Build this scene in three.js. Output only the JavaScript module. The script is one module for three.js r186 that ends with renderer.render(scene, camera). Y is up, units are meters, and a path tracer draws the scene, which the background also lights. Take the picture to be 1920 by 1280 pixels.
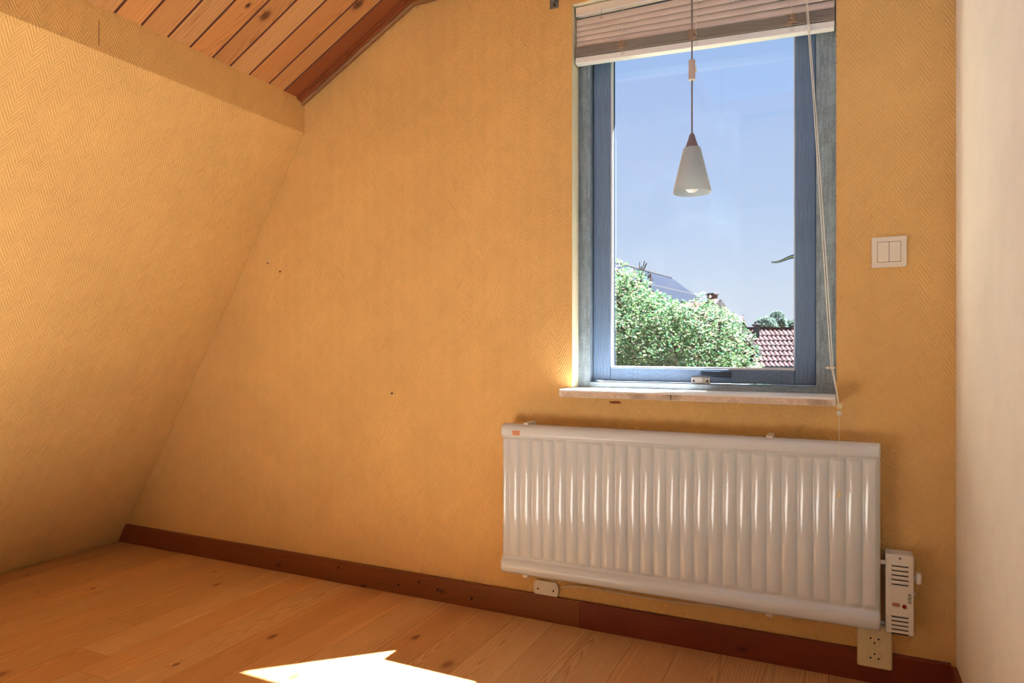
import * as THREE from 'three';
import { RoundedBoxGeometry } from 'three/addons/geometries/RoundedBoxGeometry.js';
import { mergeGeometries, mergeVertices, toCreasedNormals } from 'three/addons/utils/BufferGeometryUtils.js';

// ------------------------------------------------------------------ camera, sky, sun, exposure
const scene = new THREE.Scene();
const renderer = new THREE.WebGLRenderer();
renderer.toneMapping = THREE.LinearToneMapping;
renderer.toneMappingExposure = 1.0;
renderer.shadowMap.enabled = true;

const YAW = THREE.MathUtils.degToRad(25.4), EYE = new THREE.Vector3(-0.284, 0.92, 2.12);
const camera = new THREE.PerspectiveCamera(53.13, 1.5, 0.05, 900);
camera.position.copy(EYE);
camera.rotation.y = YAW;
camera.setViewOffset(1920, 1280, 0, -8, 1920, 1280);
scene.add(camera);

{ // clear summer sky: pale at the horizon, bluer towards the zenith, the same all round
  const H = 256, W = 16, d = new Float32Array(W * H * 4);
  const stops = [[-90, .34, .36, .34], [0, .74, .84, .95], [4, .66, .78, .95], [9, .54, .70, .95], [20, .40, .58, .93], [40, .27, .46, .86], [90, .17, .33, .72]];
  for (let j = 0; j < H; j++) {
    const e = (j + .5) / H * 180 - 90;
    let k = 0; while (k < stops.length - 2 && stops[k + 1][0] < e) k++;
    const a = stops[k], b = stops[k + 1], t = e < 0 ? 0 : (e - a[0]) / (b[0] - a[0]);
    for (let i = 0; i < W; i++) { const o = (j * W + i) * 4; for (let c = 0; c < 3; c++) d[o + c] = a[c + 1] + (b[c + 1] - a[c + 1]) * t; d[o + 3] = 1; }
  }
  const sky = new THREE.DataTexture(d, W, H, THREE.RGBAFormat, THREE.FloatType);
  sky.mapping = THREE.EquirectangularReflectionMapping; sky.magFilter = THREE.LinearFilter; sky.needsUpdate = true;
  scene.background = sky;
}
const SUN = new THREE.Vector3(0.515, 1, -0.493).normalize();      // read from the patch of sun on the floor
const sun = new THREE.DirectionalLight(0xffffff, 64);
sun.position.copy(SUN).multiplyScalar(30); sun.castShadow = true; sun.shadow.radius = 1;
sun.shadow.mapSize.set(2048, 2048);
Object.assign(sun.shadow.camera, { left: -20, right: 20, top: 20, bottom: -20, near: 1, far: 90 });
scene.add(sun, sun.target);

// ------------------------------------------------------------------ small kit
let seed = 7;
const rnd = () => { seed = (seed * 1664525 + 1013904223) >>> 0; return seed / 4294967296; };
const rr = (a, b) => a + (b - a) * rnd();
const taken = {};
const numbered = n => { const k = taken[n] = (taken[n] ?? -1) + 1; return k ? `${n}_${String(k).padStart(3, '0')}` : n; };
function mesh(name, geo, mat, parent) {
  const m = new THREE.Mesh(geo, mat); m.castShadow = m.receiveShadow = true;
  m.name = parent ? name : numbered(name); (parent || scene).add(m); return m;
}
function thing(name, label, category, pos = [0, 0, 0], group) {
  const g = new THREE.Group(); g.name = numbered(name); g.position.set(...pos); scene.add(g);
  g.userData = { label, category }; if (group) g.userData.group = group; return g;
}
function tag(o, label, category, group) { o.userData = { label, category }; if (group) o.userData.group = group; return o; }
function structure(name, label, category) { const g = new THREE.Group(); g.name = name; scene.add(g); g.userData = { kind: 'structure', label, category }; return g; }
const at = (px, py, depth) => {            // a point outdoors by its bearing from the window and its distance
  const x = (px - 960) / 1280 * depth, y = (648 - py) / 1280 * depth;
  return new THREE.Vector3(EYE.x + x * Math.cos(YAW) - depth * Math.sin(YAW), EYE.y + y, EYE.z - x * Math.sin(YAW) - depth * Math.cos(YAW));
};
const noIndex = g => g.index ? g.toNonIndexed() : g;
const join = list => mergeGeometries(list.map(g => { g = noIndex(g); for (const k of Object.keys(g.attributes)) if (!['position', 'normal', 'uv'].includes(k)) g.deleteAttribute(k); return g; }));
// box between two corners; uv in metres, grain along the axis given
function box(x0, x1, y0, y1, z0, z1, { along = null, uo = 0, vo = 0 } = {}) {
  const g = new THREE.BoxGeometry(x1 - x0, y1 - y0, z1 - z0); g.translate((x0 + x1) / 2, (y0 + y1) / 2, (z0 + z1) / 2);
  const p = g.attributes.position, n = g.attributes.normal, uv = g.attributes.uv;
  for (let i = 0; i < p.count; i++) {
    const a = [p.getX(i), p.getY(i), p.getZ(i)], nn = [n.getX(i), n.getY(i), n.getZ(i)].map(Math.abs), ax = nn.indexOf(Math.max(...nn));
    let [u, v] = ax === 0 ? [2, 1] : ax === 1 ? [0, 2] : [0, 1];
    if (along !== null && along !== ax && v !== along) [u, v] = [v, u];
    uv.setXY(i, a[u] + uo, a[v] + vo);
  }
  return g;
}
function rbox(x0, x1, y0, y1, z0, z1, r = .003, s = 2) { const g = new RoundedBoxGeometry(x1 - x0, y1 - y0, z1 - z0, s, r); g.translate((x0 + x1) / 2, (y0 + y1) / 2, (z0 + z1) / 2); return g; }
function cyl(r0, r1, h, x, y, z, axis = 'y', seg = 24) { const g = new THREE.CylinderGeometry(r0, r1, h, seg); if (axis === 'x') g.rotateZ(-Math.PI / 2); if (axis === 'z') g.rotateX(Math.PI / 2); g.translate(x, y, z); return g; }
function tube(pts, r, seg = 40, rad = 6) { return new THREE.TubeGeometry(new THREE.CatmullRomCurve3(pts.map(p => new THREE.Vector3(...p)), false, 'centripetal'), seg, r, rad, false); }
// value noise that repeats every n cells
const H2 = (x, y, s) => { let h = Math.imul(x, 374761393) + Math.imul(y, 668265263) + Math.imul(s, 974634777); h = Math.imul(h ^ (h >>> 13), 1274126177); return ((h ^ (h >>> 16)) >>> 0) / 4294967296; };
function noise(x, y, nx, ny, s = 0) {
  const xi = Math.floor(x), yi = Math.floor(y), fx = x - xi, fy = y - yi, u = fx * fx * (3 - 2 * fx), v = fy * fy * (3 - 2 * fy);
  const m = (a, n) => ((a % n) + n) % n, X0 = m(xi, nx), X1 = m(xi + 1, nx), Y0 = m(yi, ny), Y1 = m(yi + 1, ny);
  const a = H2(X0, Y0, s), b = H2(X1, Y0, s), c = H2(X0, Y1, s), d = H2(X1, Y1, s);
  return a + (b - a) * u + (c - a) * v + (a - b - c + d) * u * v;
}
function texture(w, h, f, srgb, rw, rh) {    // f(u, v) with u, v in 0..1 gives [r, g, b] in 0..255; covers rw x rh metres
  const d = new Uint8Array(w * h * 4);
  for (let j = 0; j < h; j++) for (let i = 0; i < w; i++) { const c = f((i + .5) / w, (j + .5) / h), o = (j * w + i) * 4; d[o] = Math.max(0, Math.min(255, c[0])); d[o + 1] = Math.max(0, Math.min(255, c[1])); d[o + 2] = Math.max(0, Math.min(255, c[2])); d[o + 3] = 255; }
  const t = new THREE.DataTexture(d, w, h); t.wrapS = t.wrapT = THREE.RepeatWrapping; t.magFilter = THREE.LinearFilter; t.minFilter = THREE.LinearMipmapLinearFilter;
  if (srgb) t.colorSpace = THREE.SRGBColorSpace; t.repeat.set(1 / rw, 1 / rh); t.needsUpdate = true; return t;
}
const grey = v => [v, v, v];

// ------------------------------------------------------------------ materials
const std = o => new (o.specularIntensity !== undefined ? THREE.MeshPhysicalMaterial : THREE.MeshStandardMaterial)({ roughness: .6, ...o });
// woven wallpaper: chevron columns 28 mm wide
const weave = texture(512, 512, (u, v) => {
  const P = 4, t = u * P % 1, tri = t < .5 ? t * 2 : 2 - t * 2;
  const ph = v * 15 - tri * 3.2, s = .5 + .5 * Math.sin(ph * 2 * Math.PI);
  return grey(120 + 90 * (s - .5) + 50 * (noise(u * 64, v * 64, 64, 64, 3) - .5) + 36 * (noise(u * 200, v * 200, 200, 200, 5) - .5));
}, false, .224, .224);
const blotch = (base, amp, s) => texture(512, 512, (u, v) => { const n = .5 * noise(u * 8, v * 8, 8, 8, s) + .3 * noise(u * 32, v * 32, 32, 32, s + 1) + .2 * noise(u * 170, v * 170, 170, 170, s + 2) - .5; return base.map(c => c * (1 + amp * n)); }, true, 1.6, 1.6);
const M = {};
M.wallpaper = std({ map: blotch([232, 185, 114], .08, 11), bumpMap: weave, bumpScale: .0028, roughness: .78 });
M.plaster = std({ color: 0xece2c4, roughness: .8 });
M.whitewall = std({ map: blotch([242, 236, 222], .07, 21), roughness: .62, bumpMap: texture(512, 512, (u, v) => grey(128 + 120 * (noise(u * 128, v * 10, 128, 10, 31) - .5) + 60 * (noise(u * 200, v * 60, 200, 60, 33) - .5)), false, .5, .5), bumpScale: .0008 });
function pine(strips, stripW, len, w, h, pal, knotN, s, ringAmp) {
  const knots = []; seed = s;
  for (let k = 0; k < strips; k++) for (let q = 0; q < knotN; q++) if (rnd() < .8) knots.push({ k, u: rr(.15, .85) * stripW, v: rnd() * len, r: rr(.004, .011), d: rr(.5, 1) });
  const st = Array.from({ length: strips }, () => ({ u0: rr(-.2, 1.2) * stripW, d0: rr(.02, .06), f: rr(130, 190), tone: rr(-1, 1), ph: rnd() * 9 }));
  return texture(w, h, (U, V) => {
    const k = Math.min(strips - 1, Math.floor(U * strips)), u = (U * strips - k) * stripW, v = V * len, t = st[k];
    const du = u - t.u0 + .012 * (noise(V * 4 + k * 7, k, 4, 99, s) - .5), dd = t.d0 * (.15 + 1.1 * noise(V * 3, k * 3 + 1, 3, 99, s + 1));
    let ring = Math.hypot(du, dd * .8) * t.f + .5 * noise(U * 150, V * 14, 150, 14, s + 2), dark = 0;
    for (const q of knots) if (q.k === k) {
      let dv = v - q.v; if (dv > len / 2) dv -= len; if (dv < -len / 2) dv += len;
      const e = Math.hypot((u - q.u), dv * .55) / q.r;
      if (e < 6) { ring += 3 * Math.exp(-e * e / 4); dark = Math.max(dark, q.d * (e < 1 ? 1 - .25 * e : .75 * Math.exp(-(e - 1) * 2.2))); }
    }
    const x = ring % 1, late = Math.pow(x, 3) * (x > .93 ? (1 - x) / .07 : 1);
    const fib = noise(U * 420, V * 40, 420, 40, s + 3) - .5, big = noise(U * strips * 2, V * 6, strips * 2, 6, s + 4) - .5;
    const g = ringAmp * late - .18 * fib + .12 * t.tone - .15 * big;
    return [0, 1, 2].map(c => { let a = pal[0][c] + (pal[1][c] - pal[0][c]) * g; return a + (pal[2][c] - a) * dark; });
  }, true, strips * stripW, len);
}
const FP = .1375;
const floorPine = pine(8, FP, 2.4, 1024, 2048, [[220, 174, 120], [168, 110, 62], [116, 60, 36]], 2, 101, .75);
const ceilPine = pine(8, .0875, 1.8, 768, 1536, [[200, 148, 94], [146, 92, 50], [58, 24, 14]], 3, 202, .62);
M.floor = [0xffffff, 0xfff4ea, 0xf6ece4].map(c => std({ map: floorPine, color: c, roughness: .42 }));
M.joint = std({ color: 0x3a1c12, roughness: .9 });
M.ceil = [0xffffff, 0xf4e8dc, 0xffeedd].map(c => std({ map: ceilPine, color: c, roughness: .5 }));
M.ceilDark = std({ map: ceilPine, color: 0xb08070, roughness: .5 });
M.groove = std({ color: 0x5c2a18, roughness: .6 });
M.moulding = std({ map: ceilPine, color: 0xb0a080, roughness: .5 });
M.base = std({ map: ceilPine, color: 0xa88068, roughness: .45 });
M.baseRed = std({ map: ceilPine, color: 0x9a5c50, roughness: .45 });
const grime = texture(512, 512, (u, v) => grey(215 + 40 * (noise(u * 120, v * 10, 120, 10, 41) - .5) + 30 * (noise(u * 14, v * 14, 14, 14, 43) - .5) + 40 * (noise(u * 160, v * 160, 160, 160, 44) - .5)), true, .4, .4);
M.bluegrey = std({ color: 0xa2b6c6, map: grime, roughness: .5 });
M.sash = std({ color: 0x7d9cc4, map: grime, roughness: .5 });
M.bead = std({ color: 0xe6ecf2, roughness: .45 });
M.gasket = std({ color: 0x2c3a4c, roughness: .8 });
M.sill = std({ map: blotch([236, 232, 226], .05, 51), roughness: .35 });
M.sillEdge = std({ map: texture(512, 256, (u, v) => { const n = noise(u * 9, v * 5, 9, 5, 55), b = n > .62 ? (n - .62) * 3 : 0, f = 24 * (noise(u * 90, v * 40, 90, 40, 57) - .5); return [214 + f - 60 * b, 190 + f - 58 * b, 166 + f - 54 * b]; }, true, .5, .25), roughness: .6 });
M.glass = new THREE.MeshPhysicalMaterial({ color: 0xffffff, roughness: 0, transmission: 1, thickness: 0, ior: 1.5 });
M.smeared = new THREE.MeshPhysicalMaterial({ color: 0xffffff, roughness: .075, roughnessMap: texture(512, 512, (u, v) => { const n = .5 * noise(u * 5, v * 5, 5, 5, 61) + .3 * noise(u * 17, v * 17, 17, 17, 62) + .2 * noise(u * 120, v * 120, 120, 120, 63), t = Math.max(0, (n - .42) * 3.4); return grey(60 + 120 * Math.min(1, t)); }, false, .6, .6), transmission: 1, thickness: 0, ior: 1.5 });
M.enamel = std({ color: 0xdadddd, roughness: .1 });
M.enamelMatt = std({ color: 0xe4dccd, roughness: .45 });
M.whitePlastic = std({ color: 0xe9dfce, roughness: .35 });
M.creamPlastic = std({ color: 0xe6d8ae, roughness: .4 });
M.dark = std({ color: 0x1a1614, roughness: .6 });
M.metal = std({ color: 0xc9ccd0, roughness: .3, metalness: .9 });
M.greyMetal = std({ color: 0x85827a, roughness: .5, metalness: .6 });
M.slat = std({ color: 0xe4d4c8, roughness: .4 });
M.rail = std({ color: 0xf1f1ee, roughness: .35 });
M.head = std({ color: 0xe8dccc, roughness: .4 });
M.thread = std({ color: 0xc9a27a, roughness: .9 });
M.cordWhite = std({ color: 0xeee8dc, roughness: .8 });
M.clear = new THREE.MeshPhysicalMaterial({ color: 0xffffff, roughness: .1, transmission: .85, thickness: 0, ior: 1.45 });

// ------------------------------------------------------------------ room shell
const XR = 0, XL = -3.335, KX = -2.213, K0 = 1.773, K1 = 1.905, RX = -1.69, RY = 2.19, ZE = 4.3;
const OX0 = -.9, OX1 = -.04, OZ0 = .24, OZ1 = 1.58;      // roof window added out of view in the level ceiling, sized for fill light
const WX0 = -1.071, WX1 = -.284, SILL = .781, WT = 2.045;
const rectPath = (x0, x1, y0, y1) => { const p = new THREE.Path(); p.moveTo(x0, y0); p.lineTo(x1, y0); p.lineTo(x1, y1); p.lineTo(x0, y1); p.closePath(); return p; };
function gable() { const s = new THREE.Shape(); s.moveTo(-3.9, -.3); s.lineTo(.3, -.3); s.lineTo(.3, 2.7); s.lineTo(-3.9, 2.7); s.closePath(); return s; }
{
  const w = structure('wall_back', 'orange-yellow wallpapered gable wall around the window', 'wall');
  const s1 = gable(); s1.holes.push(rectPath(WX0, WX1, .757, WT));
  const g1 = new THREE.ExtrudeGeometry(s1, { depth: .15, bevelEnabled: false }); g1.translate(0, 0, -.15);
  mesh('inner_wall', g1, [M.wallpaper, M.plaster], w);
  const s2 = gable(); s2.holes.push(rectPath(WX0, -.335, .74, 2.10));
  const g2 = new THREE.ExtrudeGeometry(s2, { depth: .18, bevelEnabled: false }); g2.translate(0, 0, -.331);
  mesh('outer_wall', g2, M.plaster, w);
  // nail holes and a torn spot of wallpaper under the sill
  for (const [x, y, r] of [[-2.343, 1.224, .004], [-2.41, 1.262, .003], [-1.789, .742, .004]]) { const c = cyl(r, r, .002, x, y, .0005, 'z', 10); mesh('nail_hole', c, M.joint, w); }
  const torn = new THREE.Shape(); for (let i = 0; i <= 14; i++) { const a = i / 14 * Math.PI * 2, q = .7 + .5 * H2(i % 14, 3, 9); torn[i ? 'lineTo' : 'moveTo'](-.925 + .02 * q * Math.cos(a), .739 + .005 * q * Math.sin(a)); }
  const tg = new THREE.ExtrudeGeometry(torn, { depth: .0012, bevelEnabled: false }); mesh('torn_wallpaper', tg, std({ color: 0x8a4a1c, roughness: .9 }), w);
}
{
  const w = structure('wall_right', 'cream-white textured wall at the right edge', 'wall');
  mesh('wall_face', box(0, .2, -.1, 2.5, .001, ZE), M.whitewall, w);
}
// sloping wall and the upright strip above it
function prism(pts, z0, z1) { // closed polygon in x, y pushed along z; uv in metres along the outline
  const pos = [], uv = []; let s = 0;
  for (let i = 0; i < pts.length; i++) { const [a, b] = pts[i], [c, d] = pts[(i + 1) % pts.length], l = Math.hypot(c - a, d - b);
    pos.push(a, b, z0, a, b, z1, c, d, z1, a, b, z0, c, d, z1, c, d, z0); uv.push(z0, s, z1, s, z1, s + l, z0, s, z1, s + l, z0, s + l); s += l; }
  const tri = THREE.ShapeUtils.triangulateShape(pts.map(p => new THREE.Vector2(...p)), []);
  for (const z of [z0, z1]) for (const t of tri) for (const k of t) { pos.push(pts[k][0], pts[k][1], z); uv.push(pts[k][0], pts[k][1]); }
  const g = new THREE.BufferGeometry(); g.setAttribute('position', new THREE.Float32BufferAttribute(pos, 3)); g.setAttribute('uv', new THREE.Float32BufferAttribute(uv, 2)); g.computeVertexNormals(); return g;
}
{
  const w = structure('wall_left', 'sloping yellow wallpapered wall under the roof', 'wall');
  mesh('sloping_face', prism([[XL - .063, -.1], [KX, K0], [KX - .25, K0 + .12], [XL - .5, -.1]], .001, ZE), M.wallpaper, w);
  // upright strip, its upper corner rounded off beside the gable wall
  const u = prism([[KX, K0], [KX, K1], [KX - .012, K1 + .012], [KX - .25, K1 + .012], [KX - .25, K0]], .012, ZE);
  mesh('upright_strip', u, M.wallpaper, w);
  mesh('upright_strip_end', prism([[KX, K0], [KX, K1 - .014], [KX - .012, K1], [KX - .25, K1], [KX - .25, K0]], .001, .012), M.wallpaper, w);
  mesh('wallpaper_seam', box(KX - .001, KX + .0006, 1.79, 1.862, .8465, .8478), M.joint, w);
}
{
  const w = structure('wall_rear', 'cream-white wall behind the viewer', 'wall');
  mesh('wall_face', box(-3.9, .3, -.1, 2.7, ZE, ZE + .15), M.whitewall, w);
}
{ // floor boards run away from the viewer
  const f = structure('floor', 'light pine board floor', 'floor');
  mesh('subfloor', box(-3.9, .2, -.15, -.006, -.15, ZE + .1), M.joint, f);
  seed = 31; const g = .0006;
  for (let i = 0; i < 25; i++) {
    const x1 = -.0285 - FP * (i - 1), x0 = x1 - FP; let z = .0, cut = rr(.45, 1.5); if (i === 10) cut = 1.4;
    while (z < ZE) { const z1 = Math.min(ZE, z + cut); if (x1 > -3.5) {
      const k = Math.floor(rnd() * 8), b = box(Math.max(-3.5, x0 + g), Math.min(.05, x1 - g), -.0062, 0, z + g, z1 - g, { along: 2, uo: k * FP - x0, vo: rr(0, 2.4) });
      mesh('floor_board', b, M.floor[Math.floor(rnd() * 3)], f); }
      z = z1; cut = rr(1.1, 1.5); }
  }
}
{ // pine ceiling: boards up the slope, then level
  const c = structure('ceiling', 'varnished pine board ceiling', 'ceiling');
  const sl = Math.hypot(RX - KX, RY - K1), dx = (RX - KX) / sl, dy = (RY - K1) / sl, a = Math.atan2(dy, dx);
  mesh('roof_deck', prism([[KX - .3, K1 + .03 - .3 * dy / dx], [RX, RY + .03], [RX, RY + .08], [KX - .3, K1 + .1]], -.33, ZE + .1), M.joint, c);
  for (const [x0, x1, z0, z1] of [[RX, OX0 - .02, -.33, ZE + .1], [OX1 + .02, .25, -.33, ZE + .1], [OX0 - .02, OX1 + .02, -.33, OZ0 - .02], [OX0 - .02, OX1 + .02, OZ1 + .02, ZE + .1]]) mesh('roof_deck', box(x0, x1, RY + .03, RY + .07, z0, z1), M.joint, c);
  const zs = [.021, .114, .192, .287, .373, .449, .539, .622, .713, .799, .886]; while (zs[zs.length - 1] < ZE) zs.push(zs[zs.length - 1] + .0875);
  seed = 77;
  for (let i = 0; i < zs.length - 1; i++) {
    const z0 = zs[i] + .0008, z1 = Math.min(zs[i + 1], ZE) - .0008, k = Math.floor(rnd() * 8), vo = rr(0, 1.8), ch = .005;
    // cross-section with bevelled lower edges; u across, v along
    const cut = z1 > OZ0 - .02 && z0 < OZ1 + .02;
    for (const [L, level, from] of [[sl + .06, false, 0], ...(cut ? [[OX0 - RX - .02, true, 0], [-OX1 - .02, true, OX1 + .02 - RX]] : [[-RX + .02, true, 0]])]) {
      const sec = [[z0, .014], [z0, ch], [z0 + ch * .6, 0], [z1 - ch * .6, 0], [z1, ch], [z1, .014]], pos = [], uv = [];
      for (let q = 0; q < 5; q++) { const [za, ya] = sec[q], [zb, yb] = sec[q + 1], P = (l, y, z) => pos.push(l, y, z), T = (l, z) => uv.push((z - z0) * .0875 / Math.max(.0875, z1 - z0) + k * .0875, l + vo);
        P(0, ya, za); P(L, yb, zb); P(0, yb, zb); P(0, ya, za); P(L, ya, za); P(L, yb, zb); T(0, za); T(L, zb); T(0, zb); T(0, za); T(L, za); T(L, zb); }
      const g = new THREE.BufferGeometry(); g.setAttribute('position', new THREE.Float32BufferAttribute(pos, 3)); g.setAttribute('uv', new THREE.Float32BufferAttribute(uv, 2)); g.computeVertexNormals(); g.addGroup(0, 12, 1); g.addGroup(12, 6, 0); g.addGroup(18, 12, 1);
      if (level) g.translate(RX + from, RY, 0); else { g.translate(-.06, 0, 0); g.rotateZ(a); g.translate(KX, K1, 0); }
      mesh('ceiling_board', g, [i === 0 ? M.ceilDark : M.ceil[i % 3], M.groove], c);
    }
  }
  const d = structure('window_2', 'unseen roof window added in the ceiling to brighten the room with sun', 'window'), y0 = RY - .004, y1 = RY + .085, t2 = .019;  // unseen opening, added so that sun reaches the floor beside the viewer
  for (const [x0, x1, z0, z1] of [[OX0 - t2, OX0, OZ0 - t2, OZ1 + t2], [OX1, OX1 + t2, OZ0 - t2, OZ1 + t2], [OX0, OX1, OZ0 - t2, OZ0], [OX0, OX1, OZ1, OZ1 + t2]]) mesh('frame', box(x0, x1, y0, y1, z0, z1), M.joint, d);
  mesh('glass_pane', box(OX0, OX1, y1 - .012, y1 - .008, OZ0, OZ1), M.glass, d);
  // moulding along the gable wall
  const t = structure('trim_1', 'brown wooden moulding between ceiling and gable wall', 'moulding');
  const strip = (L, lv) => { const parts = [], A = box(-.02, L, -.012, .004, .0215, .034, { along: 0 }), B = box(-.02, L, -.007, .004, .034, .044, { along: 0 });
    const h = new THREE.CylinderGeometry(.011, .011, L + .02, 16); h.rotateZ(-Math.PI / 2); h.translate(L / 2 - .01, -.012, .0115);
    const hu = h.attributes.uv; for (let i = 0; i < hu.count; i++) hu.setXY(i, hu.getX(i) * .06, hu.getY(i) * L);
    for (const g of [A, B, h]) { if (lv) g.translate(RX, RY, 0); else { g.rotateZ(a); g.translate(KX, K1, 0); } parts.push(g); } return parts; };
  for (const [L, lv] of [[sl, false], [-RX, true]]) { const [A, B, h] = strip(L, lv); mesh('flat_strip', join([A, B]), M.ceilDark, t); mesh('half_round', h, M.moulding, t); }
}
{ // skirting
  const b = structure('baseboard_back', 'dark red-brown wooden skirting under the radiator', 'baseboard');
  const prof = (x0, x1, cutL) => { const s = new THREE.Shape(); s.moveTo(x0, 0); s.lineTo(x1, 0); s.lineTo(x1, .083); s.lineTo(x0 + (cutL ? .05 : 0), .083); s.closePath();
    const g = new THREE.ExtrudeGeometry(s, { depth: .011, bevelEnabled: true, bevelThickness: .002, bevelSize: .0015, bevelSegments: 2 }); const p = g.attributes.position, uv = g.attributes.uv; for (let i = 0; i < p.count; i++) uv.setXY(i, p.getY(i) + p.getZ(i), p.getX(i)); g.translate(0, .0015, .002); return g; };
  mesh('skirting_board', prof(XL, -1.0405, true), M.base, b);
  mesh('skirting_board', prof(-1.0375, -.013, false), M.baseRed, b);
  for (const x of [-2.03, -1.75, -1.66, -1.58, -1.44]) mesh('knot', cyl(.005, .005, .001, x, .05 + .02 * Math.sin(x * 40), .0152, 'z', 10), M.joint, b);
  const r = structure('baseboard_right', 'dark red-brown skirting on the cream wall', 'baseboard');
  mesh('skirting_board', box(-.013, 0, .0005, .083, .0165, ZE, { along: 2 }), M.baseRed, r);
}

// ------------------------------------------------------------------ window
{
  const w = structure('window_1', 'blue-grey painted wooden window with one pane', 'window');
  const V = { along: 1 }, Hh = { along: 0 };
  mesh('frame_jamb', box(WX0, -1.030, .757, WT, -.15, -.06, V), M.bluegrey, w);
  mesh('frame_jamb', box(-.337, WX1, .757, WT, -.15, -.06, V), M.bluegrey, w);
  mesh('frame_head', box(-1.030, -.337, 1.985, WT, -.15, -.06, Hh), M.bluegrey, w);
  mesh('frame_bottom', box(-1.030, -.337, .757, .799, -.15, -.058, Hh), M.bluegrey, w);
  const sz0 = -.135, sz1 = -.088, gx0 = -.968, gx1 = -.396, gy0 = .846;
  mesh('sash_stile', rbox(-1.0285, gx0, .803, 1.982, sz0, sz1, .003), M.sash, w);
  mesh('sash_stile', rbox(gx1, -.3385, .803, 1.982, sz0, sz1, .003), M.sash, w);
  mesh('sash_rail', rbox(gx0 + .0005, gx1 - .0005, .803, gy0, sz0, sz1, .003), M.sash, w);
  mesh('sash_rail', rbox(gx0 + .0005, gx1 - .0005, 1.92, 1.982, sz0, sz1, .003), M.sash, w);
  const bw = .006, bz0 = -.112, bz1 = -.094;
  for (const [a, b, c, d] of [[gx0, gx0 + bw, gy0, 1.92], [gx1 - .003, gx1, gy0, 1.92], [gx0 + bw, gx1 - .003, gy0, gy0 + .006], [gx0 + bw, gx1 - .003, 1.914, 1.92]]) mesh('glazing_bead', box(a, b, c, d, bz0, bz1), M.bead, w);
  mesh('gasket', box(gx0 + bw, gx0 + bw + .002, gy0 + .006, 1.914, -.116, -.108), M.gasket, w);
  mesh('glass_pane', box(gx0, gx1, gy0, 1.92, -.1185, -.1165), M.smeared, w);
  // sill: white painted top, bare worn front edge
  const sill = mesh('window_sill', join([(() => { const s = new THREE.Shape(); const x0 = -1.085, x1 = -.2845, z0 = .06, z1 = -.09, r = .012;
    s.moveTo(WX0, z0); s.lineTo(WX0, 0); s.lineTo(x0, 0); s.lineTo(x0, z1 + r); s.quadraticCurveTo(x0, z1, x0 + r, z1); s.lineTo(x1 - r * .5, z1); s.quadraticCurveTo(x1, z1, x1, z1 + r * .5); s.lineTo(x1, z0); s.closePath();
    const g = new THREE.ExtrudeGeometry(s, { depth: .018, bevelEnabled: true, bevelThickness: .003, bevelSize: .003, bevelOffset: -.003, bevelSegments: 3 }); g.rotateX(-Math.PI / 2); g.translate(0, SILL - .021, 0);
    return g; })()]), M.sill, w);
  const edge = box(-1.074, -.291, .7585, .7745, .0885, .0912); mesh('sill_edge', edge, M.sillEdge, sill);
  mesh('crack', box(-.7275, -.7255, .7588, .7742, .09, .0916), M.joint, sill);
  // catch and handle on the bottom rail
  const plate = mesh('catch_plate', join([rbox(-.700, -.641, .797, .823, sz1 - .001, sz1 + .006, .004), cyl(.010, .010, .012, -.672, .812, sz1 + .008, 'z')]), M.metal, w);
  for (const x of [-.692, -.650]) mesh('screw', cyl(.0035, .0035, .002, x, .809, sz1 + .0065, 'z', 14), M.dark, plate);
  const hd = rbox(-.047, .047, -.0095, .0095, 0, .014, .004); hd.rotateZ(-.035); hd.translate(-.622, .8315, sz1 + .008);
  mesh('handle', hd, std({ color: 0x28384a, roughness: .35 }), w);
  mesh('cord_cleat', join([rbox(-.305, -.288, .8525, .8605, -.0602, -.050, .002), rbox(-.312, -.304, .8535, .8595, -.056, -.044, .002), rbox(-.289, -.285, .8535, .8595, -.056, -.044, .0015)]), M.whitePlastic, w);
}

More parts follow.
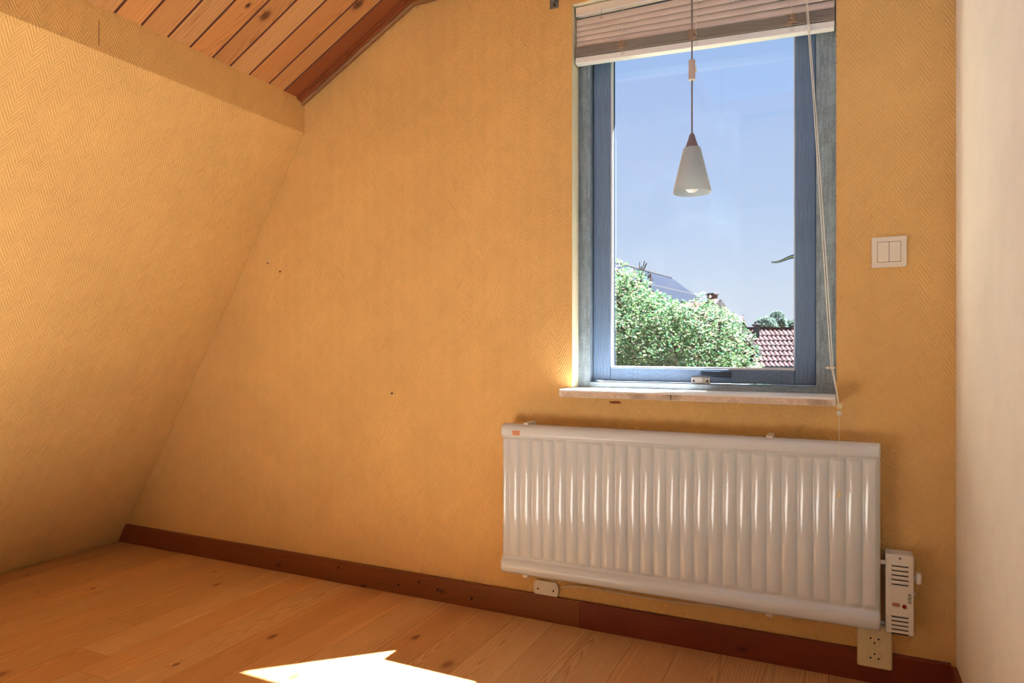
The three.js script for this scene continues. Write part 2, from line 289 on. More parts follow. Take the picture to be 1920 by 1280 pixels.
// ------------------------------------------------------------------ venetian blind, half raised and hanging askew
{
  const B = thing('venetian_blind', 'cream venetian blind pulled up askew at the top of the window', 'blind', [0, 0, 0]);
  const x0 = WX0 + .006, x1 = WX1 - .004, zc = -.03, L = x1 - x0, xm = (x0 + x1) / 2;
  mesh('headrail', rbox(x0, x1, 2.014, 2.041, zc - .013, zc + .013, .002), M.head, B);
  mesh('headrail_lip', rbox(x0, x1, 2.011, 2.015, zc + .0095, zc + .0145, .001), M.rail, B);
  const slat = (() => { const s = new THREE.Shape(), w = .0125; s.moveTo(-w, 0); s.quadraticCurveTo(0, .0045, w, 0); s.lineTo(w, .0005); s.quadraticCurveTo(0, .005, -w, .0005); s.closePath(); const g = new THREE.ExtrudeGeometry(s, { depth: L, bevelEnabled: false, curveSegments: 5 }); g.translate(0, 0, -L / 2); g.rotateY(Math.PI / 2); return g; })();
  const put = (yl, yr, tilt) => { const m = mesh('slat', slat, M.slat, B); m.position.set(xm, (yl + yr) / 2, zc); m.rotation.set(tilt, 0, Math.atan2(yr - yl, L), 'ZXY'); };
  for (let i = 1; i <= 5; i++) { const t = i / 5.4; put(2.012 - .094 * t, 2.012 - .128 * t, 1.28); }
  for (let i = 0; i < 13; i++) put(1.9095 - i * .0026, 1.8755 - i * .0026, .12 * Math.sin(i * 3.1));
  const ang = Math.atan2(1.842 - 1.876, L), br = mesh('bottom_rail', rbox(-L / 2 - .002, L / 2, -.0105, .0105, -.0135, .0135, .003), M.rail, B);
  br.position.set(xm, (1.8655 + 1.8295) / 2, zc); br.rotation.z = ang;
  const yAt = (x, l, r) => l + (r - l) * (x - x0) / L;
  seed = 12;
  for (const x of [-.905, -.672, -.400]) {
    mesh('ladder_cord', join([tube([[x - .002, 2.013, zc + .0135], [x - .001, 1.95, zc + .0138], [x, yAt(x, 1.877, 1.843), zc + .0142]], .0006, 8, 5), tube([[x + .003, 2.013, zc + .0138], [x + .001, 1.95, zc + .014], [x, yAt(x, 1.877, 1.843), zc + .0145]], .0006, 8, 5)]), M.cordWhite, B);
    const y0 = yAt(x, 1.877, 1.843), pts = []; for (let k = 0; k < 34; k++) { const t = k / 34; pts.push([x + (x < -.6 && x > -.7 ? -.012 : 0) + .021 * Math.sin(k * 2.3) * rr(.2, 1), y0 + .003 + .03 * t + rr(-.004, .004), zc + .018 + .005 * Math.cos(k * 1.7)]); }
    mesh('tangled_thread', tube(pts, .0006, 220, 5), M.thread, B);
    const yb = yAt(x, 1.8655, 1.8295), ring = new THREE.TorusGeometry(.005, .0012, 8, 18); ring.translate(x, yb + .001, zc + .0142);
    mesh('cord_button', join([ring, cyl(.0018, .0018, .003, x, yb + .001, zc + .0142, 'z', 10)]), M.clear, B);
  }
  mesh('wand_hook', tube([[-.975, 2.018, zc + .014], [-.973, 2.006, zc + .017], [-.976, 1.997, zc + .018], [-.979, 1.99, zc + .018], [-.975, 1.984, zc + .018], [-.971, 1.990, zc + .018]], .0014, 20, 6), M.clear, B);
  const lift = join([tube([[-.372, 2.016, zc + .012], [-.366, 1.95, -.012], [-.348, 1.70, -.006], [-.318, 1.2, -.022], [-.3, .9, -.042], [-.2965, .858, -.0475]], .0012, 40, 6),
    tube([[-.368, 2.016, zc + .013], [-.362, 1.95, -.01], [-.344, 1.70, -.004], [-.312, 1.2, -.02], [-.2945, .9, -.04], [-.292, .858, -.0475]], .0012, 40, 6),
    tube([[-.292, .858, -.047], [-.288, .83, .0], [-.281, .788, .075], [-.2785, .772, .096], [-.277, .762, .1]], .0011, 24, 6), tube([[-.2965, .858, -.047], [-.290, .826, .0], [-.2825, .79, .08], [-.2795, .772, .099], [-.277, .762, .1]], .0011, 24, 6)]);
  mesh('lift_cord', lift, M.cordWhite, B);
  mesh('cord_toggle', rbox(-.282, -.270, .752, .766, .094, .106, .003), M.creamPlastic, B);
  const ball = new THREE.SphereGeometry(.0068, 16, 12); ball.translate(-.277, .7405, .1); mesh('cord_ball', ball, M.cordWhite, B);
  mesh('pull_cord', tube([[-.277, .735, .1], [-.277, .64, .108], [-.277, .53, .115]], .0007, 16, 5), M.cordWhite, B);
  mesh('cord_bead', cyl(.0035, .0068, .014, -.277, .527, .115, 'y', 16), M.creamPlastic, B);
}

// ------------------------------------------------------------------ electric radiator
{
  const R = thing('electric_radiator', 'white ribbed panel radiator with control box, below the window', 'radiator', [-.002, 0, -.013]);
  const x0 = -1.291, x1 = -.176, y0 = .166, y1 = .661, zb = .05, P = .0401, xs = -1.2606;
  const sm = (a, b, t) => { t = Math.max(0, Math.min(1, (t - a) / (b - a))); return t * t * (3 - 2 * t); };
  const NX = 28 * 18, NY = 150, ys = [];
  for (let j = 0; j <= NY; j++) ys.push(y0 + (y1 - y0) * j / NY);
  const zf = (x, y) => {
    let u = ((x - xs) / P) % 1; if (u < 0) u += 1;
    const e = Math.min(u, 1 - u), rib = Math.pow(Math.sin(Math.min(1, (.01 + e) / .51) * Math.PI / 2), .55);
    const edge = sm(x0 + .004, x0 + .012, x) * sm(x1 - .004, x1 - .012, x);
    const env = sm(y0 + .052, y0 + .068, y) * sm(y1 - .040, y1 - .050, y) * edge;
    const flat = .0; // plain bands above and below the ribs
    const tb = sm(y1 - .044, y1 - .034, y), bb = sm(y0 + .054, y0 + .040, y);
    let z = .087 + .0095 * rib * env + flat;
    z = z * (1 - tb) + tb * (.1 - .0 * y); z = z * (1 - bb) + bb * (.0955 + .008 * Math.sin(Math.max(0, Math.min(1, (y - y0) / .05)) * Math.PI));
    const t = Math.max(0, (y - (y1 - .02)) / .02), b = Math.max(0, ((y0 + .012) - y) / .012), c = Math.max(0, (x0 + .008 - x) / .008, (x - x1 + .008) / .008);
    z -= .022 * (1 - Math.sqrt(Math.max(0, 1 - t * t))) + .012 * (1 - Math.sqrt(Math.max(0, 1 - b * b))) + .010 * (1 - Math.sqrt(Math.max(0, 1 - c * c)));
    return z;
  };
  const pos = [], idx = [], W1 = NX + 1;
  for (let j = 0; j <= NY; j++) for (let i = 0; i <= NX; i++) { const x = x0 + (x1 - x0) * i / NX; pos.push(x, ys[j], zf(x, ys[j])); }
  for (let j = 0; j < NY; j++) for (let i = 0; i < NX; i++) { const a = j * W1 + i; idx.push(a, a + 1, a + W1 + 1, a, a + W1 + 1, a + W1); }
  const g = new THREE.BufferGeometry(); g.setAttribute('position', new THREE.Float32BufferAttribute(pos, 3)); g.setIndex(idx); g.computeVertexNormals();
  mesh('ribbed_front', g, M.enamel, R);
  mesh('rear_panel', rbox(x0 + .002, x1 - .002, y0 + .001, y1 - .001, zb, .079, .006), M.enamel, R);
  for (const x of [-1.205, -.452]) {
    mesh('bracket_clip', join([rbox(x - .009, x + .009, y1 - .004, y1 + .006, zb - .002, .084, .002), rbox(x - .009, x + .009, y1 - .02, y1 + .006, .0155, zb, .002)]), M.whitePlastic, R);
    mesh('bracket_clip', join([rbox(x - .009, x + .009, y0 - .008, y0 + .003, zb - .002, .09, .002), rbox(x - .007, x + .007, y0 - .006, y0 + .02, .0155, zb, .002)]), M.whitePlastic, R);
  }
  const lab = new THREE.PlaneGeometry(.029, .017);
  const cv = document.createElement('canvas'); cv.width = 128; cv.height = 76; const c2 = cv.getContext('2d'); c2.fillStyle = '#e9b48e'; c2.fillRect(0, 0, 128, 76); c2.fillStyle = '#b4472c';
  for (let r = 0; r < 3; r++) { let x = r === 2 ? 14 : 6; while (x < (r === 2 ? 104 : 116)) { const w = 6 + 9 * H2(x, r, 5); c2.fillRect(x, 9 + r * 22, w, 13); x += w + 4; } }
  const ct = new THREE.CanvasTexture(cv); ct.colorSpace = THREE.SRGBColorSpace; lab.translate(-1.232, .6335, .1006);
  mesh('warning_sticker', lab, std({ map: ct, roughness: .5 }), R);
  // control box with louvres
  const cb = mesh('control_box', rbox(-.164, -.099, .163, .372, .028, .082, .004), M.enamelMatt, R);
  for (const ys2 of [[.353, .341, .329, .317, .305], [.220, .209, .198, .187, .176]]) for (const y of ys2) { const l = new THREE.CylinderGeometry(.0035, .0035, .040, 10); l.rotateZ(Math.PI / 2); l.scale(1, .9, .9); l.translate(-.131, y - .006, .0818); mesh('louvre', l, M.enamelMatt, cb);
    mesh('louvre_slot', box(-.150, -.112, y - .0125, y - .0098, .0815, .0824), M.dark, cb); }
  mesh('screw', cyl(.0032, .0032, .002, -.131, .363, .0825, 'z', 12), M.greyMetal, cb);
  mesh('indicator_light', cyl(.0052, .0052, .003, -.121, .2385, .0828, 'z', 18), std({ color: 0x8c1410, roughness: .3 }), cb);
  mesh('printed_label', box(-.149, -.131, .2355, .2455, .0815, .0825), std({ map: texture(64, 32, (u, v) => { const k = H2(Math.floor(u * 16), Math.floor(v * 6), 8) > .5; return k ? [150, 92, 70] : [196, 150, 118]; }, true, .03, .02), roughness: .6 }), cb);
  mesh('printed_label', box(-.113, -.105, .2475, .2735, .0815, .0825), std({ map: texture(32, 64, (u, v) => { const k = H2(Math.floor(u * 6), Math.floor(v * 16), 9) > .5; return k ? [148, 142, 126] : [188, 182, 164]; }, true, .02, .03), roughness: .6 }), cb);
  mesh('connector', cyl(.006, .006, .016, -.172, .345, .07, 'x', 14), M.whitePlastic, R); mesh('connector', cyl(.004, .004, .016, -.170, .182, .066, 'x', 12), M.whitePlastic, R);
  mesh('thermostat_knob', join([rbox(-.094, -.081, .297, .325, .052, .076, .004), cyl(.006, .006, .006, -.0965, .311, .064, 'x', 14)]), M.whitePlastic, cb);
  mesh('side_button', cyl(.004, .004, .005, -.097, .268, .066, 'x', 12), M.whitePlastic, cb);
}
tag(mesh('radiator_cable', tube([[-1.112, .118, .008], [-1.06, .134, .014], [-.95, .1375, .02], [-.82, .137, .022], [-.72, .139, .025], [-.62, .146, .03], [-.56, .150, .035], [-.40, .150, .03]], .0026, 60, 8), std({ color: 0xdcc7a4, roughness: .6 })), 'thin pale cable sagging along the underside of the radiator', 'cable');
{
  const c = thing('cover_plate', 'small round white junction cover plate with two screws above the skirting', 'cover plate', [0, 0, 0]);
  const s = new THREE.Shape(); s.absarc(-1.161, .106, .0435, 0, Math.PI * 2); const g = new THREE.ExtrudeGeometry(s, { depth: .007, bevelEnabled: true, bevelThickness: .002, bevelSize: .002, curveSegments: 32, bevelSegments: 2 }); const p = g.attributes.position; for (let i = 0; i < p.count; i++) { if (p.getY(i) < .0865) p.setY(i, .0865); if (p.getY(i) > .133) p.setY(i, .133); } g.computeVertexNormals(); g.translate(0, 0, .002);
  mesh('plate', toCreasedNormals(g, .5), M.whitePlastic, c);
  for (const [x, y] of [[-1.189, .105], [-1.133, .105]]) mesh('screw', cyl(.0028, .0028, .002, x, y, .0115, 'z', 12), M.dark, c);
}
{ // double socket
  const s = thing('wall_socket', 'cream double power socket low on the wall beside the radiator', 'socket', [0, 0, 0]);
  mesh('plate', rbox(-.232, -.147, .0445, .163, .0002, .024, .005), M.creamPlastic, s);
  for (const [y, up] of [[.1205, 1], [.0775, -1]]) {
    const ring = new THREE.TorusGeometry(.0165, .0016, 8, 28); ring.translate(-.190, y, .0242); const o = mesh('outlet', join([ring, cyl(.0155, .0155, .002, -.190, y, .0238, 'z', 28)]), M.creamPlastic, s);
    for (const [dx, dy] of [[-.0095, .005 * up], [.0095, .005 * up], [0, -.0065 * up]]) mesh('pin_hole', cyl(.0025, .0025, .0016, -.190 + dx, y + dy, .0246, 'z', 12), M.dark, o);
  }
}
{ // light switch
  const s = thing('light_switch', 'cream double rocker light switch right of the window', 'light switch', [0, 0, 0]);
  mesh('frame', join([rbox(-.1965, -.1120, 1.133, 1.217, .0002, .007, .0025)]), M.whitePlastic, s);
  mesh('shadow_gap', box(-.1822, -.1262, 1.1472, 1.2028, .006, .0075), M.dark, s);
  for (const [a, b] of [[-.1815, -.1546], [-.1538, -.1269]]) mesh('rocker', rbox(a, b, 1.148, 1.202, .006, .0105, .0018), M.whitePlastic, s);
}
{
  const b = thing('metal_bracket', 'small grey metal bracket high on the wall beside the blind', 'bracket', [0, 0, 0]);
  mesh('plate', rbox(-1.149, -1.118, 2.045, 2.105, .0002, .004, .0015), M.greyMetal, b);
  mesh('lug', rbox(-1.141, -1.126, 2.062, 2.078, .003, .02, .003), M.greyMetal, b);
  mesh('screw', cyl(.004, .004, .003, -1.132, 2.054, .0045, 'z', 12), M.dark, b);
}
{ // pendant lamp, switched off, in front of the window
  const P = thing('pendant_lamp', 'small pendant lamp with frosted white conical shade hanging before the window', 'lamp', [-.652, 0, .16]);
  const lathe = (pts, n = 40) => new THREE.LatheGeometry(pts.map(p => new THREE.Vector2(...p)), n);
  mesh('ceiling_hook', lathe([[0, 2.195], [.02, 2.195], [.02, 2.185], [.012, 2.175], [.003, 2.168], [0, 2.168]], 24), M.whitePlastic, P);
  mesh('cord', cyl(.0022, .0022, 2.172 - 1.725, 0, (2.172 + 1.725) / 2, 0, 'y', 10), std({ color: 0x7c706a, roughness: .6 }), P);
  mesh('cord', cyl(.0022, .0022, 1.672 - 1.512, 0, (1.672 + 1.512) / 2, 0, 'y', 10), std({ color: 0x7c706a, roughness: .6 }), P);
  const sw = mesh('inline_switch', rbox(-.0085, .0085, 1.670, 1.727, -.007, .007, .0025), std({ color: 0xc2b0a6, roughness: .5 }), P);
  mesh('switch_rocker', rbox(.007, .0125, 1.690, 1.708, -.003, .003, .0018), M.whitePlastic, sw);
  mesh('switch_end', rbox(-.0086, .0086, 1.6695, 1.674, -.0072, .0072, .001), M.whitePlastic, sw);
  mesh('cap', lathe([[0, 1.521], [.004, 1.520], [.0075, 1.514], [.0115, 1.500], [.0205, 1.475], [.0205, 1.472], [0, 1.472]]), std({ color: 0x86767a, roughness: .45 }), P);
  const sh = lathe([[.020, 1.479], [.0235, 1.478], [.0515, 1.362], [.0525, 1.352], [.0505, 1.3515], [.0495, 1.361], [.0215, 1.476]], 56);
  mesh('shade', sh, new THREE.MeshPhysicalMaterial({ color: 0xd6dee2, roughness: .75, transmission: .5, thickness: 0, side: THREE.DoubleSide }), P);
  const bulb = lathe([[0, 1.352], [.012, 1.355], [.019, 1.364], [.020, 1.375], [.014, 1.40], [.011, 1.43], [.011, 1.47], [0, 1.47]], 24);
  mesh('bulb', bulb, std({ color: 0xf4f4f0, roughness: .3 }), P);
}
{ // rug added out of view; its pale colour bounces neutral sunlight into the room
  const r = thing('added_bounce_rug', 'unseen off-white rug added beside the viewer to bounce sunlight', 'rug', [0, 0, 0]);
  mesh('rug_field', rbox(-2.2, -.3, .0005, .012, 1.1, 3.2, .004), std({ map: blotch([240, 236, 228], .08, 71), roughness: 1 }), r);
}
// ------------------------------------------------------------------ outdoors
{
  const g = structure('ground', 'grass and gravel below the window', 'ground');
  mesh('lawn', (() => { const b = box(-260, 160, -3.5, -3.2, -320, -.6); return b; })(), std({ color: new THREE.Color().setRGB(.022, .035, .012), roughness: 1, specularIntensity: 0 }), g);
}
const leafMat = new THREE.MeshPhysicalMaterial({ vertexColors: true, roughness: .95, specularIntensity: .25, transmission: .45, thickness: 0, side: THREE.DoubleSide });
function foliage(blobs, count, size, pal, s) { // leaves scattered through crowns
  seed = s; const pos = [], nor = [], col = [], tot = blobs.reduce((a, b) => a + b[3] * b[3] * b[4], 0), v = new THREE.Vector3(), q = new THREE.Quaternion(), e = new THREE.Euler(), c = new THREE.Color();
  for (const [bx, by, bz, rx, ry, rz] of blobs) {
    const n = Math.round(count * rx * rx * ry / tot);
    for (let i = 0; i < n; i++) {
      do v.set(rr(-1, 1), rr(-1, 1), rr(-1, 1)); while (v.length() > 1);
      const L = v.length(); v.multiplyScalar((.45 + .55 * Math.pow(L, .4)) / L * (1 + .16 * Math.sin(v.x * 9 / L + by * 5) * Math.cos(v.y * 8 / L + bx)));
      const cx = bx + v.x * rx, cy = by + v.y * ry, cz = bz + v.z * (rz || rx), k = size * rr(.6, 1.25);
      e.set(rr(-1.1, .5), rr(0, 6.28), rr(-.8, .8)); q.setFromEuler(e);
      const P = [[0, 0, 0], [-.32 * k, .05 * k, .5 * k], [0, -.1 * k, 1.15 * k], [.32 * k, .05 * k, .5 * k]].map(a => new THREE.Vector3(...a).applyQuaternion(q).add(new THREE.Vector3(cx, cy, cz)));
      const t = rnd(), pc = pal[Math.floor(rnd() * pal.length)], br = rr(.75, 1.2); c.setRGB(pc[0] * br, pc[1] * br, pc[2] * br);
      for (const [a, b, d] of [[0, 1, 2], [0, 2, 3]]) { const nn = P[b].clone().sub(P[a]).cross(P[d].clone().sub(P[a])).normalize(); for (const w of [a, b, d]) { pos.push(P[w].x, P[w].y, P[w].z); nor.push(nn.x, nn.y, nn.z); col.push(c.r, c.g, c.b); } }
    }
  }
  const g = new THREE.BufferGeometry(); g.setAttribute('position', new THREE.Float32BufferAttribute(pos, 3)); g.setAttribute('normal', new THREE.Float32BufferAttribute(nor, 3)); g.setAttribute('color', new THREE.Float32BufferAttribute(col, 3)); return g;
}
const bark = std({ color: 0x4a3b30, roughness: .95 });
{ // tree filling the lower part of the view
  const D = 9, blob = (px, py, r, ry, dz = 0) => { const p = at(px, py, D + dz); return [p.x, p.y, p.z, r, ry, r]; };
  const root = at(1290, 648, D + .2), T = thing('leafy_tree', 'broad light green leafy tree filling the lower half of the window view', 'tree', [root.x, -3.2, root.z]);
  const crowns = [blob(1130, 620, .75, .8, -.2), blob(1148, 545, .32, .42, -.1), blob(1215, 640, .62, .62), blob(1225, 590, .33, .3, .1), blob(1262, 600, .25, .22, .1), blob(1300, 650, .62, .55), blob(1318, 590, .24, .27, .1), blob(1350, 615, .28, .26, .05), blob(1380, 657, .26, .32), blob(1400, 692, .2, .3), blob(1330, 720, .75, .5), blob(1180, 730, .85, .6), blob(1312, 556, .07, .09), blob(1388, 620, .09, .12)];
  const pal = [[.12, .235, .09], [.18, .295, .12], [.055, .145, .07], [.25, .325, .19], [.29, .245, .20], [.14, .27, .155], [.07, .16, .10]];
  const f = mesh('foliage', foliage(crowns, 30000, .05, pal, 5), leafMat, T); f.position.set(-root.x, 3.2, -root.z); f.userData.kind = 'stuff';
  const trunk = mesh('trunk', tube([[0, 0, 0], [.05, 1.2, .03], [-.05, 2.2, 0], [.0, 3.4, .0]], .13, 24, 10), bark, T);
  for (const b of crowns.slice(0, 11)) { const p = new THREE.Vector3(b[0] - root.x, b[1] + 3.2, b[2] - root.z); mesh('branch', tube([[-.03, 2.1, 0], [p.x * .5, 2.1 + (p.y - 2.1) * .45, p.z * .5], [p.x, p.y + b[4] * .3, p.z]], .03, 14, 6), bark, T); }
  const bare = at(1197, 528, D), bb = [bare.x - root.x, bare.y + 3.2, bare.z - root.z];
  for (const [dx, dy, r] of [[.11, .24, .009], [.04, .2, .008], [-.06, .17, .007], [.085, .27, .006], [-.02, .12, .007], [.15, .12, .006], [.02, .26, .006]]) mesh('bare_twig', tube([[bb[0], bb[1] - .3, bb[2]], [bb[0] + dx * .35, bb[1] + dy * .3, bb[2]], [bb[0] + dx, bb[1] + dy, bb[2]]], r, 10, 5), bark, T);
}
// pantile: a wavy sheet with a lip
const pantile = (() => { const pos = [], idx = [], N = 8, w = .2, l = .40; const prof = t => .026 * Math.sin(t * Math.PI * 2 - .6);
  for (const [z, y] of [[0, .0], [l, .05], [l, .0]]) for (let i = 0; i <= N; i++) pos.push((i / N - .5) * w * 1.04, prof(i / N) + y, z);
  for (let r = 0; r < 2; r++) for (let i = 0; i < N; i++) { const a = r * (N + 1) + i; idx.push(a, a + N + 1, a + 1, a + 1, a + N + 1, a + N + 2); }
  const g = new THREE.BufferGeometry(); g.setAttribute('position', new THREE.Float32BufferAttribute(pos, 3)); g.setIndex(idx); const c = toCreasedNormals(g.toNonIndexed(), .9); return c; })();
const tileMats = [[.105, .068, .074], [.12, .08, .085], [.09, .057, .062], [.115, .082, .085]].map(c => std({ color: new THREE.Color().setRGB(...c), roughness: .95, specularIntensity: .1 }));
function tiledRoof(T, ox, oy, oz, cols, rows, pitch, label) { // ridge at (ox, oy, oz) of the thing, slope towards +z
  for (let r = 0; r < rows; r++) for (let c = 0; c < cols; c++) { const m = mesh('roof_tile', pantile, tileMats[Math.floor(rnd() * 4)], T), s = r * .34; m.position.set(ox + (c + .5) * .2, oy - s * Math.sin(pitch), oz + s * Math.cos(pitch)); m.rotation.x = pitch; }
}
{ // low house with the pinkish tile roof at the right
  const D = 31, p0 = at(1478, 616, D), T = thing('tiled_house', 'low house with pinkish red pantile roof at lower right of the view', 'house', [p0.x, -3.2, p0.z]); T.rotation.y = YAW;
  const y = p0.y + 3.2, pitch = .72, rows = 7, cols = 22, L = cols * .2, x0 = -L + 1.1; seed = 3;
  tiledRoof(T, x0, y - .06, 0, cols, rows, pitch);
  for (let i = 0; i < 11; i++) { const g = new THREE.CylinderGeometry(.1, .105, .41, 10, 1, false, 0, Math.PI); g.rotateZ(Math.PI / 2); g.rotateX(-Math.PI / 2 * 0); const m = mesh('ridge_tile', g, tileMats[i % 4], T); m.rotation.x = -Math.PI / 2; m.position.set(x0 + .2 + i * .4, y - .03, 0); }
  const run = rows * .34 * Math.cos(pitch), drop = rows * .34 * Math.sin(pitch) + .06;
  mesh('roof_deck', prism([[0, y - .1], [run, y - drop - .06], [run, y - drop - .14], [-run, y - drop - .14], [-run, y - drop - .06]].map(([a, b]) => [a, b]), 0, L).rotateY(-Math.PI / 2).translate(x0 + L, 0, 0), M.joint, T);
  mesh('gutter', box(x0, x0 + L, y - drop - .2, y - drop - .03, run - .02, run + .1), std({ color: 0x6c6f78, roughness: .5 }), T);
  mesh('wall', box(x0 + .15, x0 + L - .1, 0, y - drop - .13, -run + .3, run - .3), std({ color: 0x9a5a52, roughness: .9 }), T);
  mesh('wall_band', box(x0 + .1, x0 + L - .05, y - drop - .75, y - drop - .42, run - .31, run - .2), std({ color: 0xe6e4e0, roughness: .7 }), T);
  const ch = at(1420, 618, D - .4), lx = (ch.x - p0.x) * Math.cos(YAW) - (ch.z - p0.z) * Math.sin(YAW);
  mesh('chimney', join([rbox(lx - .1, lx + .1, y - .75, y + .2, .12, .42, .02), rbox(lx - .14, lx + .14, y + .12, y + .2, .08, .46, .02), cyl(.05, .05, .12, lx - .04, y + .25, .27, 'y', 10)]), std({ color: 0x2e3440, roughness: .5 }), T);
  mesh('chimney_flashing', box(lx - .15, lx + .3, -.03, .03, 0, .4).rotateX(pitch).translate(0, y - .5, .42), std({ color: 0x5a5e68, roughness: .5 }), T);
}
{ // big grey hipped roof behind the tree
  const D = 62, p0 = at(1258, 520, D), T = thing('grey_roofed_house', 'large house with plain grey-blue hipped roof behind the tree', 'house', [p0.x, -3.2, p0.z]);
  T.rotation.y = YAW + 1.03;
  const y = p0.y + 3.2, m = std({ color: new THREE.Color().setRGB(.02, .026, .04), roughness: 1, specularIntensity: 0 }), mw = std({ color: 0xb9a898, roughness: .9 });
  const R = [[0, y, 0], [-22, y, 0]], mid = [[1.5, y - 1.5, 1.7], [-22, y - 1.5, 1.7]], low = [[3.0, y - 3.6, 3.4], [-22, y - 3.6, 3.4]], midB = [[1.5, y - 1.5, -1.7], [-22, y - 1.5, -1.7]], lowB = [[3.0, y - 3.6, -3.4], [-22, y - 3.6, -3.4]];
  const quad = (...l) => { const pos = []; for (const [a, b, c, d] of l) for (const k of [a, b, c, a, c, d]) pos.push(...k); const g = new THREE.BufferGeometry(); g.setAttribute('position', new THREE.Float32BufferAttribute(pos, 3)); g.computeVertexNormals(); return g; };
  mesh('upper_roof', quad([R[0], R[1], mid[1], mid[0]], [R[1], R[0], midB[0], midB[1]], [R[0], mid[0], midB[0], R[0]]), m, T);
  mesh('lower_roof', quad([mid[0], mid[1], low[1], low[0]], [midB[1], midB[0], lowB[0], lowB[1]], [mid[0], low[0], lowB[0], midB[0]]), m, T);
  mesh('roof_seam', box(-22, 1.5, y - 1.56, y - 1.46, 1.66, 1.76), std({ color: 0x2a2e38, roughness: .9 }), T);
  mesh('ridge_cap', box(-22, 0, y - .05, y + .06, -.12, .12), std({ color: 0x2a2e38, roughness: .9 }), T);
  mesh('eaves', box(-22, 3.0, y - 3.72, y - 3.58, -3.5, 3.5), std({ color: 0x2a2e38, roughness: .9 }), T);
  mesh('wall', box(-21.8, 2.7, 0, y - 3.7, -3.2, 3.2), mw, T);
  const s = new THREE.Shape(); s.moveTo(-.2, 0); s.lineTo(-.2, .62); s.quadraticCurveTo(-.16, 1.15, 0, 1.3); s.quadraticCurveTo(.16, 1.15, .2, .62); s.lineTo(.2, 0); s.closePath();
  const dp = at(1220, 543, D - 8), v = T.worldToLocal(dp.clone().setY(dp.y)); T.updateMatrixWorld(true); const lv = T.worldToLocal(dp.clone());
  const dg = new THREE.ExtrudeGeometry(s, { depth: 1.4, bevelEnabled: false, curveSegments: 6 }); dg.translate(0, 0, -1.4); const dm = mesh('dormer', dg, std({ color: 0x5f6472, roughness: .6 }), T); dm.position.copy(lv); dm.rotation.y = -1.03;
  const dg2 = new THREE.ExtrudeGeometry(s, { depth: .03, bevelEnabled: false, curveSegments: 6 }); dg2.scale(.72, .86, 1); const dw = mesh('dormer_pane', dg2, std({ color: 0xaab0bc, roughness: .3 }), T); dw.position.copy(lv); dw.rotation.y = -1.03;
}
function gableHouse(px, py, D, len, half, pitch, wallC, label, name, roofMat, turn) {
  const p = at(px, py, D), T = thing(name, label, 'house', [p.x, -3.2, p.z]); T.rotation.y = YAW + turn; const y = p.y + 3.2, d = half * Math.tan(pitch);
  for (const s of [1, -1]) { const g = box(-len, 0, -.06, .06, 0, half / Math.cos(pitch) + .25); g.rotateX(s > 0 ? pitch : Math.PI - pitch); g.translate(0, y, 0); mesh('roof_slope', g, roofMat, T); }
  mesh('wall', prism([[-half + .1, 0], [half - .1, 0], [half - .1, y - d], [0, y - .12], [-half + .1, y - d]], 0, len - .2).rotateY(-Math.PI / 2).translate(-.1, 0, 0), std({ color: wallC, roughness: .9 }), T);
  mesh('verge_board', join([1, -1].map(s => { const g = box(-.0, .06, -.14, .09, 0, half / Math.cos(pitch) + .25); g.rotateX(s > 0 ? pitch : Math.PI - pitch); g.translate(0, y, 0); return g; })), std({ color: 0x3a3438, roughness: .8 }), T);
  return [T, y];
}
const orangeTile = std({ color: new THREE.Color().setRGB(.13, .06, .045), roughness: .8, bumpMap: texture(128, 128, (u, v) => grey(128 + 110 * Math.sin(u * Math.PI * 2)), false, .2, .3), bumpScale: .03 });
{
  const [T, y] = gableHouse(1347, 567, 26, 5, 2.6, .62, 0x4a2a26, 'red wooden house with orange tile roof and brick chimney behind the tree', 'brick_chimney_house', orangeTile, -.9);
  const ch = mesh('chimney', rbox(-.42, -.12, y - .4, y + .3, -.13, .13, .01), std({ color: 0x7c4a44, roughness: .9 }), T);
  mesh('chimney_cap', rbox(-.46, -.08, y + .3, y + .37, -.18, .18, .01), std({ color: 0x4c4448, roughness: .8 }), ch);
}
{
  const [T, y] = gableHouse(1190, 530, 17, 5, 2.2, .62, 0x4a2428, 'dark red house whose tiled roof edge shows through the tree at the left', 'dark_red_house', orangeTile, 1.25);
  mesh('stove_pipe', cyl(.035, .035, .5, -.5, y - .1, .45, 'y', 12), std({ color: 0x4a4f5a, roughness: .5 }), T);
}
gableHouse(1392, 594, 40, 6, 2.8, .5, 0x6a5a62, 'distant house with a low grey gable roof left of the tile roof', 'grey_gable_house', std({ color: 0x3e3b46, roughness: .9 }), -.5);
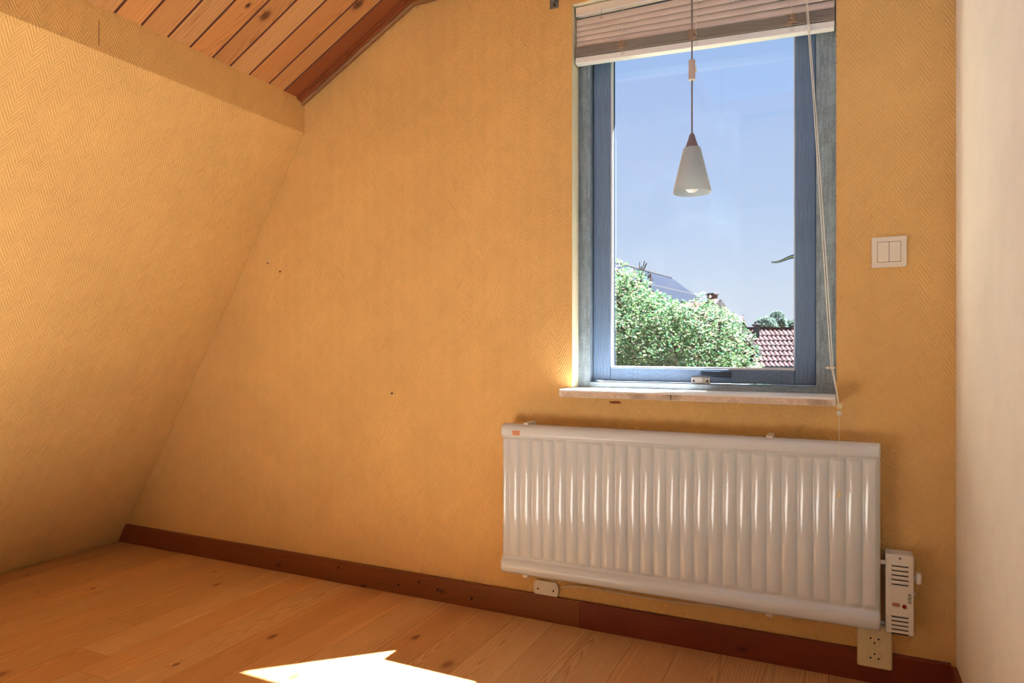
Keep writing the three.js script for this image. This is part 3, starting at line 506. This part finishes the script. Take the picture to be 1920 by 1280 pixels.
{ // distant trees above the tile roof
  const pal = [[.13, .19, .17], [.15, .22, .18], [.11, .17, .16]];  // distance haze is put into these paler, bluer leaf colours
  for (const [px, py, r, ry, s, lab, D] of [[1437, 612, 1.9, 1.9, 31, 'pale green distant tree left of the tallest one on the skyline', 132], [1458, 606, 1.6, 2.6, 37, 'tallest dark green distant tree on the skyline above the tile roof', 145], [1482, 613, 1.6, 1.6, 41, 'small distant tree at the right end of the skyline', 157]]) {
    const p = at(px, py, D), T = thing('distant_tree', lab, 'tree', [p.x, -3.2, p.z], 'distant trees on the skyline'), h = p.y + 3.2;
    const f = mesh('foliage', foliage([[0, h, 0, r, ry, r], [r * .5, h - ry * .5, 0, r * .8, ry * .7, r * .8], [-r * .5, h - ry * .6, .3, r * .8, ry * .7, r * .8]], 3500, .42, pal, s), leafMat, T); f.userData.kind = 'stuff';
    mesh('trunk', cyl(.2, .3, h, 0, h / 2, 0, 'y', 8), bark, T);
  }
}
{ // flagpole with a blue and yellow pennant
  const D = 42, p = at(1499, 480, D), F = thing('flagpole', 'white flagpole behind the right window stile', 'flagpole', [p.x, -3.2, p.z]);
  mesh('pole', cyl(.04, .07, p.y + 3.2 + .9, 0, (p.y + 3.2 + .9) / 2, 0, 'y', 12), M.rail, F);
  const k = new THREE.SphereGeometry(.09, 12, 8); k.translate(0, p.y + 3.2 + .95, 0); mesh('knob', k, std({ color: 0xd8b040, roughness: .3, metalness: .8 }), F);
  const N = thing('pennant', 'blue and yellow pennant streaming left against the sky', 'flag', [p.x, p.y, p.z]); N.rotation.y = YAW;
  const band = (w0, w1, dz) => { const pos = [], idx = [], n = 28; for (let i = 0; i <= n; i++) { const t = i / n, x = -.05 - 1.7 * t, c = -.02 - .27 * t - .16 * t * t * 0 + .09 * Math.sin(t * 5.2 + .6) - .04, h = .15 * (1 - t * .75); for (const s of [w0, w1]) pos.push(x, c + s * h, dz + .06 * Math.sin(t * 7)); }
    for (let i = 0; i < n; i++) { const a = i * 2; idx.push(a, a + 2, a + 1, a + 1, a + 2, a + 3); } const g = new THREE.BufferGeometry(); g.setAttribute('position', new THREE.Float32BufferAttribute(pos, 3)); g.setIndex(idx); g.computeVertexNormals(); return g; };
  const blue = std({ color: 0x2f5f96, roughness: .8, side: THREE.DoubleSide }), yel = std({ color: 0xd8c840, roughness: .8, side: THREE.DoubleSide });
  mesh('blue_band', band(.28, 1, 0), blue, N); mesh('blue_band', band(-1, -.28, 0), blue, N); mesh('yellow_band', band(-.28, .28, 0), yel, N);
}
renderer.render(scene, camera);
